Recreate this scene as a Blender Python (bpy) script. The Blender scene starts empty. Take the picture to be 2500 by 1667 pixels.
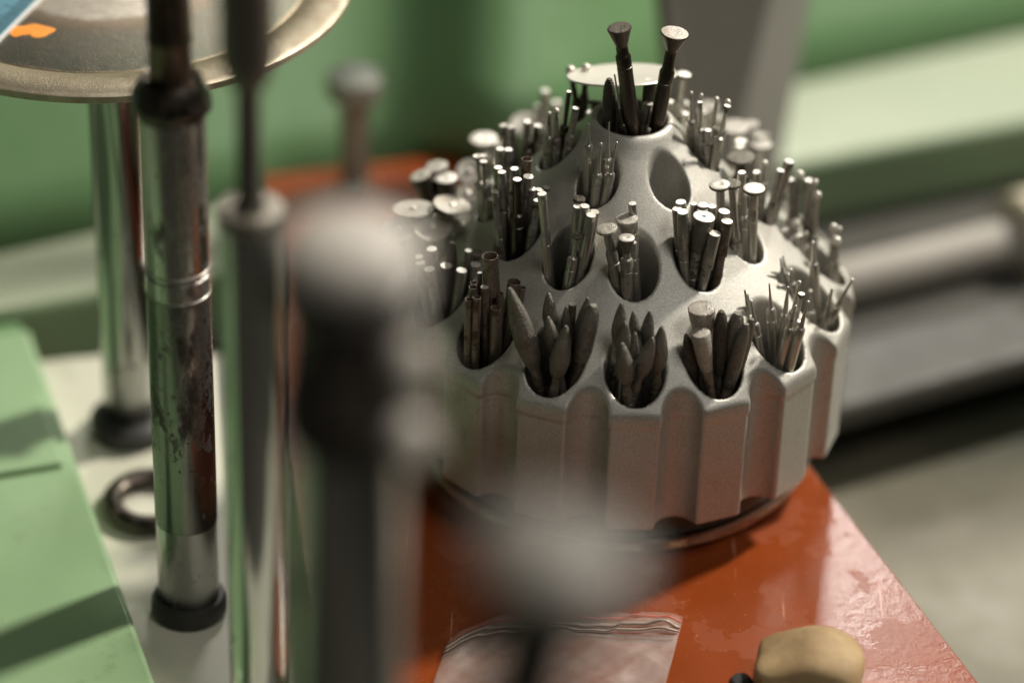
import bpy, math, random
import numpy as np
from mathutils import Vector, Matrix
R_ = math.radians
S = 0.001                                     # the script thinks in millimetres
SC = bpy.context.scene
COL = SC.collection

# ------------------------------------------------------------------ camera
CAM = np.array([-25.41, -618.63, 443.57]); PITCH = R_(33.96); ROLL = R_(2.05)
LENS = 110.02; FPX = LENS / 36 * 2500         # focal length in photograph pixels
F_ = np.array([0, math.cos(PITCH), -math.sin(PITCH)]); X0 = np.array([1., 0, 0]); U0 = np.cross(X0, F_)
RT = X0 * math.cos(ROLL) + U0 * math.sin(ROLL); UP = -X0 * math.sin(ROLL) + U0 * math.cos(ROLL)
cd = bpy.data.cameras.new('camera'); cam = bpy.data.objects.new('camera', cd); COL.objects.link(cam)
cd.lens = LENS; cd.sensor_width = 36; cd.clip_start = .01; cd.clip_end = 50
cam.matrix_world = Matrix(((RT[0], UP[0], -F_[0], CAM[0] * S), (RT[1], UP[1], -F_[1], CAM[1] * S),
                           (RT[2], UP[2], -F_[2], CAM[2] * S), (0, 0, 0, 1)))
cd.dof.use_dof = True; cd.dof.focus_distance = .697; cd.dof.aperture_fstop = 4.0; cd.dof.aperture_blades = 0
SC.camera = cam

def ray(px, py): return F_ + RT * (px - 1250) / FPX - UP * (py - 833.5) / FPX
def atz(px, py, z=0.):
    d = ray(px, py); return CAM + d * ((z - CAM[2]) / d[2])
def aty(px, py, y):
    d = ray(px, py); return CAM + d * ((y - CAM[1]) / d[1])
def atd(px, py, dep): return CAM + ray(px, py) * dep

# ------------------------------------------------------------------ light: an indoor bench by a window, warm key from the right rear
w = bpy.data.worlds.new('World'); SC.world = w; w.use_nodes = True
nt = w.node_tree; nt.nodes.clear()
wo = nt.nodes.new('ShaderNodeOutputWorld'); bg = nt.nodes.new('ShaderNodeBackground')
tc = nt.nodes.new('ShaderNodeTexCoord'); nz = nt.nodes.new('ShaderNodeTexNoise'); cr = nt.nodes.new('ShaderNodeValToRGB')
nz.inputs['Scale'].default_value = 2.2; nz.inputs['Detail'].default_value = 1.5
e = cr.color_ramp.elements; e[0].position = .36; e[0].color = (.030, .045, .028, 1); e[1].position = .66; e[1].color = (.48, .45, .39, 1)
m_ = cr.color_ramp.elements.new(.5); m_.color = (.11, .125, .085, 1)
nt.links.new(tc.outputs['Generated'], nz.inputs['Vector']); nt.links.new(nz.outputs['Fac'], cr.inputs['Fac'])
nt.links.new(cr.outputs['Color'], bg.inputs['Color']); nt.links.new(bg.outputs[0], wo.inputs[0]); bg.inputs[1].default_value = .16

def area(name, direction, dist, size, power, color, sy=None):
    l = bpy.data.lights.new(name, 'AREA'); l.energy = power; l.color = color; l.shape = 'RECTANGLE'; l.size = size; l.size_y = sy or size
    o = bpy.data.objects.new(name, l); COL.objects.link(o)
    d = Vector(direction).normalized(); o.location = d * dist
    o.rotation_euler = d.to_track_quat('Z', 'Y').to_euler(); return o
kl = Vector((.80 * math.cos(R_(45)), .60 * math.cos(R_(45)), math.sin(R_(45))))
kd = bpy.data.lights.new('key_lamp', 'SPOT'); kd.energy = 375; kd.color = (1, .93, .82); kd.shadow_soft_size = .12; kd.spot_size = R_(24); kd.spot_blend = .3
ko = bpy.data.objects.new('key_lamp', kd); COL.objects.link(ko); ko.location = kl * 2.6; ko.rotation_euler = kl.to_track_quat('Z', 'Y').to_euler()
area('window_lamp', (.065, .806, .592), 2.2, .34, 13, (1, .95, .88), .28)
area('overhead_fill', (.38, -.34, .86), 1.9, .7, 7.5, (1, .95, .88), .7)  # added overhead fill that brightens the dome's front, no known source
SC.view_settings.view_transform = 'Standard'; SC.view_settings.look = 'None'
SC.view_settings.exposure = 0; SC.view_settings.gamma = 1

# ------------------------------------------------------------------ materials
class NT:
    def __init__(s, name):
        s.m = bpy.data.materials.new(name); s.m.use_nodes = True; s.t = s.m.node_tree
        s.b = s.t.nodes['Principled BSDF']; s._c = None
    def n(s, t, **k):
        o = s.t.nodes.new(t)
        for a, v in k.items():
            if a in o.inputs: o.inputs[a].default_value = v
            else: setattr(o, a, v)
        return o
    def l(s, a, b): s.t.links.new(a, b)
    def obj(s):
        if not s._c: s._c = s.n('ShaderNodeTexCoord')
        return s._c.outputs['Object']
    def mapped(s, sc):
        mp = s.n('ShaderNodeMapping'); mp.inputs['Scale'].default_value = sc; s.l(s.obj(), mp.inputs[0]); return mp.outputs[0]
    def noise(s, scale, detail=4, rough=.55, vec=None, ntype=None):
        o = s.n('ShaderNodeTexNoise', Scale=scale, Detail=detail, Roughness=rough)
        s.l(vec if vec else s.obj(), o.inputs['Vector']); return o.outputs['Fac']
    def ramp(s, fac, stops):
        r = s.n('ShaderNodeValToRGB'); el = r.color_ramp.elements
        while len(el) < len(stops): el.new(.5)
        for q, (p, c) in zip(el, stops):
            q.position = p; q.color = c if len(c) == 4 else (*c, 1)
        s.l(fac, r.inputs[0]); return r.outputs[0]
    def mix(s, f, a, b, mode='MIX'):
        o = s.n('ShaderNodeMix', data_type='RGBA', blend_type=mode)
        for i, v in ((0, f), (6, a), (7, b)):
            if hasattr(v, 'is_output'): s.l(v, o.inputs[i])
            else: o.inputs[i].default_value = v if i == 0 else (*v, 1)
        return o.outputs[2]
    def math(s, op, a, b=0., c=0.):
        o = s.n('ShaderNodeMath', operation=op)
        for i, v in enumerate((a, b, c)):
            if hasattr(v, 'is_output'): s.l(v, o.inputs[i])
            else: o.inputs[i].default_value = v
        return o.outputs[0]
    def bump(s, h, dist, strength=1.):
        o = s.n('ShaderNodeBump', Strength=strength, Distance=dist); s.l(h, o.inputs['Height']); s.l(o.outputs[0], s.b.inputs['Normal'])
    def set(s, **k):
        for a, v in k.items():
            i = s.b.inputs[a.replace('_', ' ')]
            if hasattr(v, 'is_output'): s.l(v, i)
            else: i.default_value = (*v, 1) if isinstance(v, tuple) and len(v) == 3 else v
        return s.m
G3 = lambda v: (v, v, v)

def mk_alu():
    t = NT('blasted_aluminium')
    n1 = t.noise(3600, 2, .6); n2 = t.noise(60, 4); n3 = t.noise(9000, 1)
    c = t.mix(t.ramp(n2, [(.3, G3(0)), (.75, G3(1))]), (.43, .42, .38), (.53, .515, .47))
    c = t.mix(t.ramp(n1, [(.35, G3(0)), (.7, G3(1))]), t.mix(.25, c, (.20, .19, .17)), t.mix(.55, c, (.78, .76, .70)))
    st = t.ramp(t.noise(38, 5, .7), [(.60, G3(0)), (.74, G3(1))])
    c = t.mix(t.math('MULTIPLY', st, .42), c, (.27, .21, .14))
    dk = t.ramp(t.noise(150, 6, .75), [(.60, G3(0)), (.70, G3(1))]); c = t.mix(t.math('MULTIPLY', dk, .28), c, (.22, .20, .17))
    t.bump(t.math('ADD', n1, t.math('MULTIPLY', n3, .5)), .00010, .6)
    return t.set(Base_Color=c, Metallic=.6, Roughness=t.ramp(n2, [(.3, G3(.44)), (.7, G3(.54))]))
def mk_steel(name, ca, cb, rough=.24, rust=.55, rustcol=(.13, .06, .03), metal=1.):
    t = NT(name)
    oi = t.n('ShaderNodeObjectInfo'); off = t.n('ShaderNodeVectorMath', operation='ADD')
    sc = t.n('ShaderNodeVectorMath', operation='SCALE'); sc.inputs['Scale'].default_value = .0
    cmb = t.n('ShaderNodeCombineXYZ'); t.l(oi.outputs['Random'], cmb.inputs[0]); t.l(oi.outputs['Random'], cmb.inputs[2])
    t.l(t.obj(), off.inputs[0]); t.l(cmb.outputs[0], off.inputs[1]); v = off.outputs[0]
    n = t.noise(260, 5, .7, v); n2 = t.noise(900, 3, .6, v)
    c = t.mix(n2, ca, cb)
    f = t.ramp(n, [(rust, G3(0)), (rust + .10, G3(1))])
    c = t.mix(f, c, rustcol)
    t.bump(t.math('ADD', n2, t.math('MULTIPLY', f, -1.2)), .00006, .6)
    return t.set(Base_Color=c, Metallic=t.math('SUBTRACT', metal, t.math('MULTIPLY', f, .75 * metal)), Roughness=t.math('ADD', rough, t.math('MULTIPLY', f, .4)))
def mk_diamond(name, ca, cb, metal=.6):
    t = NT(name)
    n = t.noise(2600, 2, .7); n2 = t.noise(300, 4); n4 = t.noise(170, 5, .65)
    vo = t.n('ShaderNodeTexVoronoi', Scale=3800.); t.l(t.obj(), vo.inputs['Vector'])
    c = t.mix(n2, ca, cb)
    c = t.mix(t.math('MULTIPLY', t.ramp(n4, [(.46, G3(0)), (.66, G3(1))]), .6), c, tuple(v * k for v, k in zip(ca, (.62, .5, .42))))
    c = t.mix(t.ramp(n, [(.60, G3(0)), (.74, G3(.8))]), c, tuple(min(1, v * 2.1) for v in cb))
    t.bump(t.math('ADD', n, t.math('MULTIPLY', vo.outputs['Distance'], .6)), .0003, .8)
    return t.set(Base_Color=c, Metallic=metal, Roughness=t.ramp(n, [(.35, G3(.28)), (.6, G3(.55))]))
def mk_post(name, grime=.5, rough=.12, col=(.55, .54, .52), seed=0.):
    t = NT(name)
    vec = t.mapped((1, 1, .45)); ad = t.n('ShaderNodeVectorMath', operation='ADD'); t.l(vec, ad.inputs[0]); ad.inputs[1].default_value = (seed, seed * 2, seed)
    vec = ad.outputs[0]
    n = t.noise(70, 7, .72, vec); big = t.noise(14, 3, .5, vec)
    fine = t.noise(330, 6, .75, vec)
    f = t.ramp(t.math('ADD', t.math('ADD', t.math('MULTIPLY', n, .45), t.math('MULTIPLY', fine, .34)), t.math('MULTIPLY', big, .43)), [(grime + .04, G3(0)), (grime + .09, G3(.75)), (grime + .16, G3(1))])
    sp = t.ramp(t.noise(520, 3, .6, vec), [(.68, G3(0)), (.73, G3(.9))])
    f = t.math('MAXIMUM', f, sp)
    st = t.noise(500, 3, .6, t.mapped((1, 1, .03)))
    haze = t.noise(26, 4, .6, vec); c = t.mix(f, t.mix(t.math('MULTIPLY', haze, .8), t.mix(st, col, tuple(x * .8 for x in col)), tuple(x * .55 for x in col)), t.mix(fine, (.11, .075, .05), (.045, .034, .028)))
    t.bump(t.math('SUBTRACT', t.math('MULTIPLY', st, .15), f), .00008, .6)
    return t.set(Base_Color=c, Metallic=t.math('SUBTRACT', 1, t.math('MULTIPLY', f, .8)), Roughness=t.math('ADD', t.math('ADD', rough, t.math('MULTIPLY', f, .4)), t.math('MULTIPLY', t.math('SUBTRACT', haze, .4), .3)))
def mk_paint(name, ca, cb, rough=.4, scale=25, bump=.0002, spec=.5, dirt=None):
    t = NT(name)
    n = t.noise(scale, 5, .6); n2 = t.noise(scale * 18, 3)
    c = t.mix(t.ramp(n, [(.3, G3(0)), (.7, G3(1))]), ca, cb)
    if dirt:
        f = t.ramp(t.noise(scale * 2.4, 8, .75), [(.60, G3(0)), (.72, G3(1))]); c = t.mix(t.math('MULTIPLY', f, .6), c, dirt)
    t.bump(t.math('ADD', t.math('MULTIPLY', n2, .3), n), bump, .5)
    return t.set(Base_Color=c, Roughness=t.ramp(n2, [(.3, G3(rough * .8)), (.7, G3(rough * 1.2))]), Specular_IOR_Level=spec)
def mk_board():
    t = NT('orange_laminate')
    n = t.noise(30, 6, .6); pat = t.noise(34, 8, .62)
    c = t.mix(t.ramp(n, [(.3, G3(0)), (.7, G3(1))]), (.22, .042, .008), (.28, .055, .011))
    # worn, matte film patches that keep their own ragged outline
    film = t.ramp(pat, [(.545, G3(0)), (.562, G3(1))])
    c = t.mix(t.math('MULTIPLY', film, .10), c, (.46, .17, .10))
    # scratches
    w1 = t.n('ShaderNodeTexNoise', Scale=1.0, Detail=2.); mp = t.n('ShaderNodeMapping'); mp.inputs['Scale'].default_value = (900, 9, 1); mp.inputs['Rotation'].default_value = (0, 0, .62)
    t.l(t.obj(), mp.inputs[0]); t.l(mp.outputs[0], w1.inputs['Vector'])
    scr = t.math('MULTIPLY', t.ramp(w1.outputs['Fac'], [(.655, G3(0)), (.69, G3(1))]), t.ramp(t.noise(60, 3), [(.5, G3(0)), (.6, G3(1))]))
    sp = t.ramp(t.noise(800, 3, .7), [(.67, G3(0)), (.72, G3(1))])
    f = t.math('MAXIMUM', scr, sp)
    c = t.mix(t.math('MULTIPLY', f, .5), c, (.75, .42, .30))
    fine = t.noise(1500, 3, .65); mid = t.noise(420, 3, .6)
    hb = t.math('ADD', t.math('MULTIPLY', fine, .35), t.math('ADD', mid, t.math('MULTIPLY', film, .25)))
    t.bump(hb, .00011, .55)
    rg = t.math('ADD', t.ramp(n, [(.3, G3(.19)), (.7, G3(.25))]), t.math('MULTIPLY', film, .10))
    return t.set(Base_Color=c, Roughness=rg, Specular_IOR_Level=.55)
def mk_disc(cx=0, cy=0):
    t = NT('worn_lapping_disc')
    sx = t.n('ShaderNodeSeparateXYZ'); t.l(t.obj(), sx.inputs[0])
    r2 = t.math('ADD', t.math('POWER', sx.outputs[0], 2.), t.math('POWER', sx.outputs[1], 2.)); rr = t.math('SQRT', r2)
    rn = t.math('ADD', t.math('MULTIPLY', rr, 1 / .0585), t.math('MULTIPLY', t.math('SUBTRACT', t.noise(120, 6, .7), .5), .05))
    g = t.noise(260, 5, .7); sp = t.noise(2300, 3, .7)
    band = t.ramp(rn, [(.20, (.50, .45, .38)), (.37, (.62, .57, .49)), (.41, (.30, .24, .17)), (.47, (.20, .165, .12)), (.53, (.17, .165, .13)), (.80, (.15, .16, .125)), (.815, (.36, .30, .20)), (.97, (.30, .26, .185)), (1., (.62, .55, .42))])
    c = t.mix(t.math('MULTIPLY', t.ramp(g, [(.4, G3(0)), (.7, G3(1))]), .45), band, (.19, .135, .085))
    c = t.mix(t.ramp(sp, [(.62, G3(0)), (.72, G3(1))]), c, (.66, .62, .50))
    t.bump(t.math('ADD', sp, g), .0002, .6)
    return t.set(Base_Color=c, Metallic=.7, Roughness=t.ramp(g, [(.3, G3(.30)), (.7, G3(.46))]))
def mk_floor():
    t = NT('workshop_floor')
    n = t.noise(9, 5, .55); n2 = t.noise(3.2, 3, .5)
    c = t.ramp(t.math('ADD', t.math('MULTIPLY', n, .6), t.math('MULTIPLY', n2, .5)), [(.42, (.045, .048, .03)), (.50, (.12, .112, .076)), (.57, (.21, .195, .145)), (.64, (.36, .345, .29))])
    t.bump(n, .002, .4)
    return t.set(Base_Color=c, Roughness=.6)
def mk_plastic():
    t = NT('clear_bag_plastic'); n = t.noise(130, 5, .6); n2 = t.noise(24, 3, .6)
    t.bump(t.math('ADD', n, t.math('MULTIPLY', n2, 3)), .0003, .6)
    return t.set(Base_Color=(.66, .56, .51), Roughness=.5, Alpha=t.ramp(n, [(.3, G3(.07)), (.7, G3(.20))]), Specular_IOR_Level=.4)

M = dict(
    alu=mk_alu(),
    steel=mk_steel('polished_bur_steel', (.44, .42, .38), (.62, .595, .54), .30, .64, metal=.82),
    worn=mk_steel('worn_bur_steel', (.32, .30, .265), (.47, .445, .40), .36, .55, (.085, .06, .042), metal=.75),
    dark=mk_steel('darkened_bur_steel', (.075, .063, .052), (.17, .145, .12), .34, .60, (.16, .065, .028)),
    cap=mk_steel('lit_bur_end', (.70, .67, .60), (.84, .80, .73), .42, .80, metal=.45),  # pale colour carries the window light on the bur tops
    grit=mk_diamond('diamond_grit', (.17, .163, .138), (.29, .275, .24), .7),
    grit_dark=mk_diamond('dark_diamond_grit', (.085, .075, .062), (.17, .15, .12)),
    grit_pale=mk_diamond('pale_diamond_grit', (.50, .475, .42), (.64, .61, .55)),
    brown=mk_steel('rusty_tube_steel', (.17, .14, .115), (.27, .23, .19), .42, .50, (.10, .065, .042), metal=.6),
    post1=mk_post('pitted_chrome', .66, .20, (.56, .56, .53), seed=.35), post2=mk_post('bright_chrome', .66, .13, (.56, .58, .55), .8),
    post3=mk_post('streaked_chrome', .66, .16, (.60, .62, .58), .5),
    post0=mk_post('dull_chrome', .68, .2, (.42, .43, .41), .1),
    ring=mk_steel('polished_base_ring', (.5, .47, .43), (.6, .57, .52), .10, .70),
    base=mk_paint('dark_green_base', (.030, .045, .034), (.05, .065, .05), .3, 60),
    black=mk_paint('black_rubber', (.018, .018, .018), (.035, .033, .03), .5, 90, .0004),
    darkmetal=mk_steel('dark_oily_metal', (.05, .045, .04), (.14, .12, .10), .3, .52, (.05, .035, .025)),
    brownmetal=mk_steel('brown_tarnished_metal', (.10, .075, .058), (.17, .13, .105), .36, .58, (.07, .04, .03)),
    board=mk_board(), core=mk_paint('laminate_core', (.40, .26, .17), (.52, .37, .24), .6, 90, .0004),
    bench=mk_paint('pale_bench_top', (.56, .56, .46), (.64, .63, .52), .38, 14, .0002, .5, (.25, .22, .16)),
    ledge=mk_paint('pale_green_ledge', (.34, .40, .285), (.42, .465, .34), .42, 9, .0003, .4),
    green=mk_paint('green_machine_paint', (.14, .262, .122), (.165, .305, .142), .42, 8, .0003, .4),
    lightgreen=mk_paint('light_green_paint', (.255, .395, .215), (.295, .44, .245), .36, 16, .00025, .45, (.17, .26, .12)),
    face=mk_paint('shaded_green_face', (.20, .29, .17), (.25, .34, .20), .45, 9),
    slab=mk_paint('grey_cast_plate', (.066, .064, .056), (.088, .085, .074), .5, 12, .0004),
    pin=mk_paint('pale_matte_pin', (.33, .36, .30), (.40, .42, .36), .5, 30),
    head=mk_paint('brown_grey_oily_head', (.045, .038, .031), (.085, .07, .058), .4, 120, .0006), bronze=mk_steel('subdued_cap_metal', (.22, .20, .165), (.32, .29, .24), .4, .7, metal=.7), tube=mk_steel('grey_brown_tube', (.16, .14, .12), (.24, .215, .185), .42, .66, metal=.7),
    dome=mk_paint('pale_dome_metal', (.42, .39, .35), (.52, .485, .435), .45, 30),
    knob=mk_paint('beige_knob', (.095, .086, .072), (.13, .118, .10), .5, 30),
    bar2=mk_paint('satin_rod_grey', (.36, .335, .30), (.42, .395, .355), .5, 20),
    bar=mk_paint('grey_bar_paint', (.23, .225, .20), (.29, .28, .25), .42, 14, .0004),
    rod=mk_steel('satin_grey_rod', (.42, .39, .35), (.52, .48, .43), .42, .80),
    cream=mk_paint('cream_plastic', (.55, .50, .38), (.62, .57, .44), .4, 30),
    disc=mk_disc(), orange=mk_paint('orange_paint_blot', (.85, .27, .02), (.92, .34, .03), .45, 200, .0006),
    blue=mk_paint('blue_ruler_face', (.10, .24, .32), (.14, .31, .40), .3, 40), white=mk_paint('white_edge', (.66, .68, .68), (.74, .76, .76), .3, 40),
    ink=mk_paint('ruler_ink', (.012, .02, .03), (.02, .03, .04), .4, 40),
    darkfloor=mk_paint('dark_workshop_floor', (.05, .046, .04), (.075, .07, .06), .6, 6), floor=mk_floor(), plastic=mk_plastic(), red=mk_paint('red_seal_line', (.62, .12, .09), (.7, .16, .12), .4, 90),
    seal=mk_paint('milky_seal', (.36, .27, .23), (.44, .34, .29), .3, 90),
    stone=mk_paint('smudged_cream_block', (.30, .20, .10), (.52, .375, .20), .65, 95, .0006, .3, (.09, .085, .075)),
    headtop=mk_steel('pale_brushed_cap', (.60, .57, .52), (.72, .69, .63), .38, .75),
)

# ------------------------------------------------------------------ mesh helpers
def tag(o, label=None, cat=None, group=None, kind=None):
    for k, v in (('label', label), ('category', cat), ('group', group), ('kind', kind)):
        if v: o[k] = v
    return o
def meshdata(name, vs, fs, mat, smooth=True, mats=None, midx=None):
    me = bpy.data.meshes.new(name); me.from_pydata([tuple(v) for v in vs], [], fs)
    for m in (mats or [mat]): me.materials.append(m)
    if midx: me.polygons.foreach_set('material_index', midx)
    if smooth: me.polygons.foreach_set('use_smooth', [True] * len(me.polygons))
    me.update(); return me
def link(name, me, parent=None):
    o = bpy.data.objects.new(name, me); COL.objects.link(o)
    if parent: o.parent = parent
    return o
def empty(name, loc=(0, 0, 0), rot=None):
    o = bpy.data.objects.new(name, None); COL.objects.link(o); o.empty_display_size = .005
    o.location = [c * S for c in loc]
    if rot is not None: o.rotation_euler = rot.to_euler()
    return o
def lathe(prof, seg=16, smooth_angle=38, off=(0, 0, 0), wob=0., seed=0):
    """prof: (r, z) from bottom to top, mm.  Sharp profile corners get doubled rings."""
    pts = []; n = len(prof)
    for i, (a, b) in enumerate(prof):
        pts.append((a, b))
        if 0 < i < n - 1:
            v1 = Vector((a - prof[i - 1][0], b - prof[i - 1][1])); v2 = Vector((prof[i + 1][0] - a, prof[i + 1][1] - b))
            if v1.length > 1e-6 and v2.length > 1e-6 and v1.angle(v2) > R_(smooth_angle): pts.append((a, b, 1))
    rg = random.Random(seed); vs, fs, rows = [], [], []
    for p in pts:
        if p[0] < 1e-6: rows.append([len(vs)]); vs.append((off[0] * S, off[1] * S, (p[1] + off[2]) * S)); continue
        row = []
        for k in range(seg):
            a = 2 * math.pi * k / seg; rr = p[0] * (1 + (wob * math.sin(3 * a + p[1] * 1.7 + seed) if wob else 0))
            row.append(len(vs)); vs.append(((off[0] + rr * math.cos(a)) * S, (off[1] + rr * math.sin(a)) * S, (p[1] + off[2]) * S))
        rows.append(row)
    for i in range(len(rows) - 1):
        if len(pts[i + 1]) == 3: continue
        a, b = rows[i], rows[i + 1]
        if len(a) == 1 and len(b) == 1: continue
        for k in range(seg):
            k2 = (k + 1) % seg
            if len(a) == 1: fs.append((a[0], b[k2], b[k]))
            elif len(b) == 1: fs.append((a[k], a[k2], b[0]))
            else: fs.append((a[k], a[k2], b[k2], b[k]))
    return vs, fs
CACHE = {}
def lathe_obj(name, prof, mat, parent=None, seg=16, key=None, **k):
    kk = (name, tuple((round(a, 2), round(b, 2)) for a, b in prof), mat.name, seg)
    if kk not in CACHE:
        vs, fs = lathe(prof, seg, **k); CACHE[kk] = meshdata(name, vs, fs, mat)
    return link(name, CACHE[kk], parent)
def prism(name, pts, z0, z1, mat, parent=None, bevel=0., side=None, seg=3, sub=0):
    n = len(pts); ar = sum(pts[i][0] * pts[(i + 1) % n][1] - pts[(i + 1) % n][0] * pts[i][1] for i in range(n))
    if ar < 0: pts = pts[::-1]
    vs = [(p[0] * S, p[1] * S, z0 * S) for p in pts] + [(p[0] * S, p[1] * S, z1 * S) for p in pts]
    fs = [tuple(range(n))[::-1], tuple(range(n, 2 * n))] + [(i, (i + 1) % n, n + (i + 1) % n, n + i) for i in range(n)]
    me = meshdata(name, vs, fs, mat, False, [mat, side] if side else None, [0, 0] + [1] * n if side else None)
    o = link(name, me, parent)
    if bevel:
        b = o.modifiers.new('bevel', 'BEVEL'); b.width = bevel * S; b.segments = seg; b.limit_method = 'ANGLE'
        me.polygons.foreach_set('use_smooth', [True] * len(me.polygons)); o.modifiers.new('wn', 'WEIGHTED_NORMAL')
    return o
def axis_rot(d):
    return Vector(d).normalized().to_track_quat('Z', 'X')

# ------------------------------------------------------------------ the room behind and the bench
def setting():
    g = 1500
    tag(prism('floor', [(-g, -g), (g, -g), (g, g * 2), (-g, g * 2)], -262, -260, M['darkfloor']), kind='structure')
    tag(prism('raised_floor', [(-20, -150), (620, -150), (620, 420), (-20, 420)], -66, -56, M['floor']), kind='structure')  # stand-in for the floor, added higher up so the key reaches it
    # machine bed: pale ledge, shadowed trough plate
    bk = lambda x: 165.5 + .497 * x; fr = lambda x: 124.4 + .425 * x
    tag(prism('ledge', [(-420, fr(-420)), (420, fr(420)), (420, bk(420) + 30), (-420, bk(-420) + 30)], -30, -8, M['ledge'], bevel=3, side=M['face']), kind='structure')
    tag(prism('machine_bed', [(-420, fr(-420) + 4), (420, fr(420) + 4), (420, 12 + .57 * 420), (40, 12 + .57 * 62), (-420, -200)], -39, -30.2, M['slab'], bevel=3), kind='structure')
    # green housing wall, fold and backward lean invented to shape its light and dark
    vs, fs = [], []; N, K = 200, 12
    for i in range(N + 1):
        x = -420 + 840 * i / N; y = bk(x) - 1
        shade_fold = 60 / (1 + math.exp(-(x + 46) / 10)) - 60 / (1 + math.exp(-(x - 2) / 14))
        for k in range(K + 1):
            z = -9 + 170 * k / K
            vs.append((x * S, (y - shade_fold * min(1, k / 1.0) + 1.15 * (z + 9)) * S, z * S))
    for i in range(N):
        for k in range(K):
            a = i * (K + 1) + k; fs.append((a, a + K + 1, a + K + 2, a + 1))
    o = link('green_wall', meshdata('green_wall', vs, fs, M['green'])); so = o.modifiers.new('solid', 'SOLIDIFY'); so.thickness = .004
    tag(o, 'green painted machine housing wall rising behind the board', 'wall')
    # bench on the left
    tag(prism('bench_top', [atz(92, 877, -16)[:2], atz(235, 863, -16)[:2], (20, 62), (36, -40), (42, -150), (-330, -150), (-330, 36)], -30, -16, M['bench'], bevel=1.5), kind='structure')
    # light green box at bottom left
    bx = tag(empty('green_box', (-150, -60, -16)), 'light green painted metal case at the lower left, crossed by post shadows', 'case')
    zt = -7
    A = atz(71, 800, zt)[:2]; B = atz(364, 1618, zt)[:2]; dr = (B - A) / np.linalg.norm(B - A); nr = np.array([-abs(dr[1]), -dr[0] * 1.0])
    nr = np.array([dr[1], -dr[0]]); nr = nr if nr[0] < 0 else -nr
    loc = np.array([-150, -60])
    def rel(p): return (p[0] - loc[0], p[1] - loc[1])
    def poly(a0, a1, w0, w1): return [rel(A + dr * a0 + nr * w0), rel(A + dr * a1 + nr * w0), rel(A + dr * a1 + nr * w1), rel(A + dr * a0 + nr * w1)]
    prism('case_body', poly(0, 190, 0, 190), .2, zt + 16, M['lightgreen'], bx, bevel=1.6)
    prism('lid_plate', poly(30, 62, 3.5, 120), zt + 16 + .02, zt + 17.6, M['lightgreen'], bx, bevel=.7)
    prism('hinge_strip', poly(-9, -1.5, 1, 150), .2, zt + 12.5, M['green'], bx, bevel=.6)
    # orange board
    c = [(48.6, -12), (-11.9, 141), (-97, 116.5), (-62, -112), (96, -112)]
    k = (125 - 48.6) / 188
    c[4] = (48.6 + (112 - 12) * .413, -112)
    b = prism('orange_board', c, -3.2, 0, M['board'], bevel=.35, side=M['core'], seg=2)
    tag(b, 'orange laminate board with scratched glossy top and chipped pale edge', 'board')
    # bench packing that carries the board
    pk = prism('packing_block', [(-60, 60), (-20, 70), (20, -30), (30, -100), (-40, -100)], -15.9, -3.3, M['slab'])
    tag(pk, 'dark packing block under the orange board', 'block')
setting()

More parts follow.
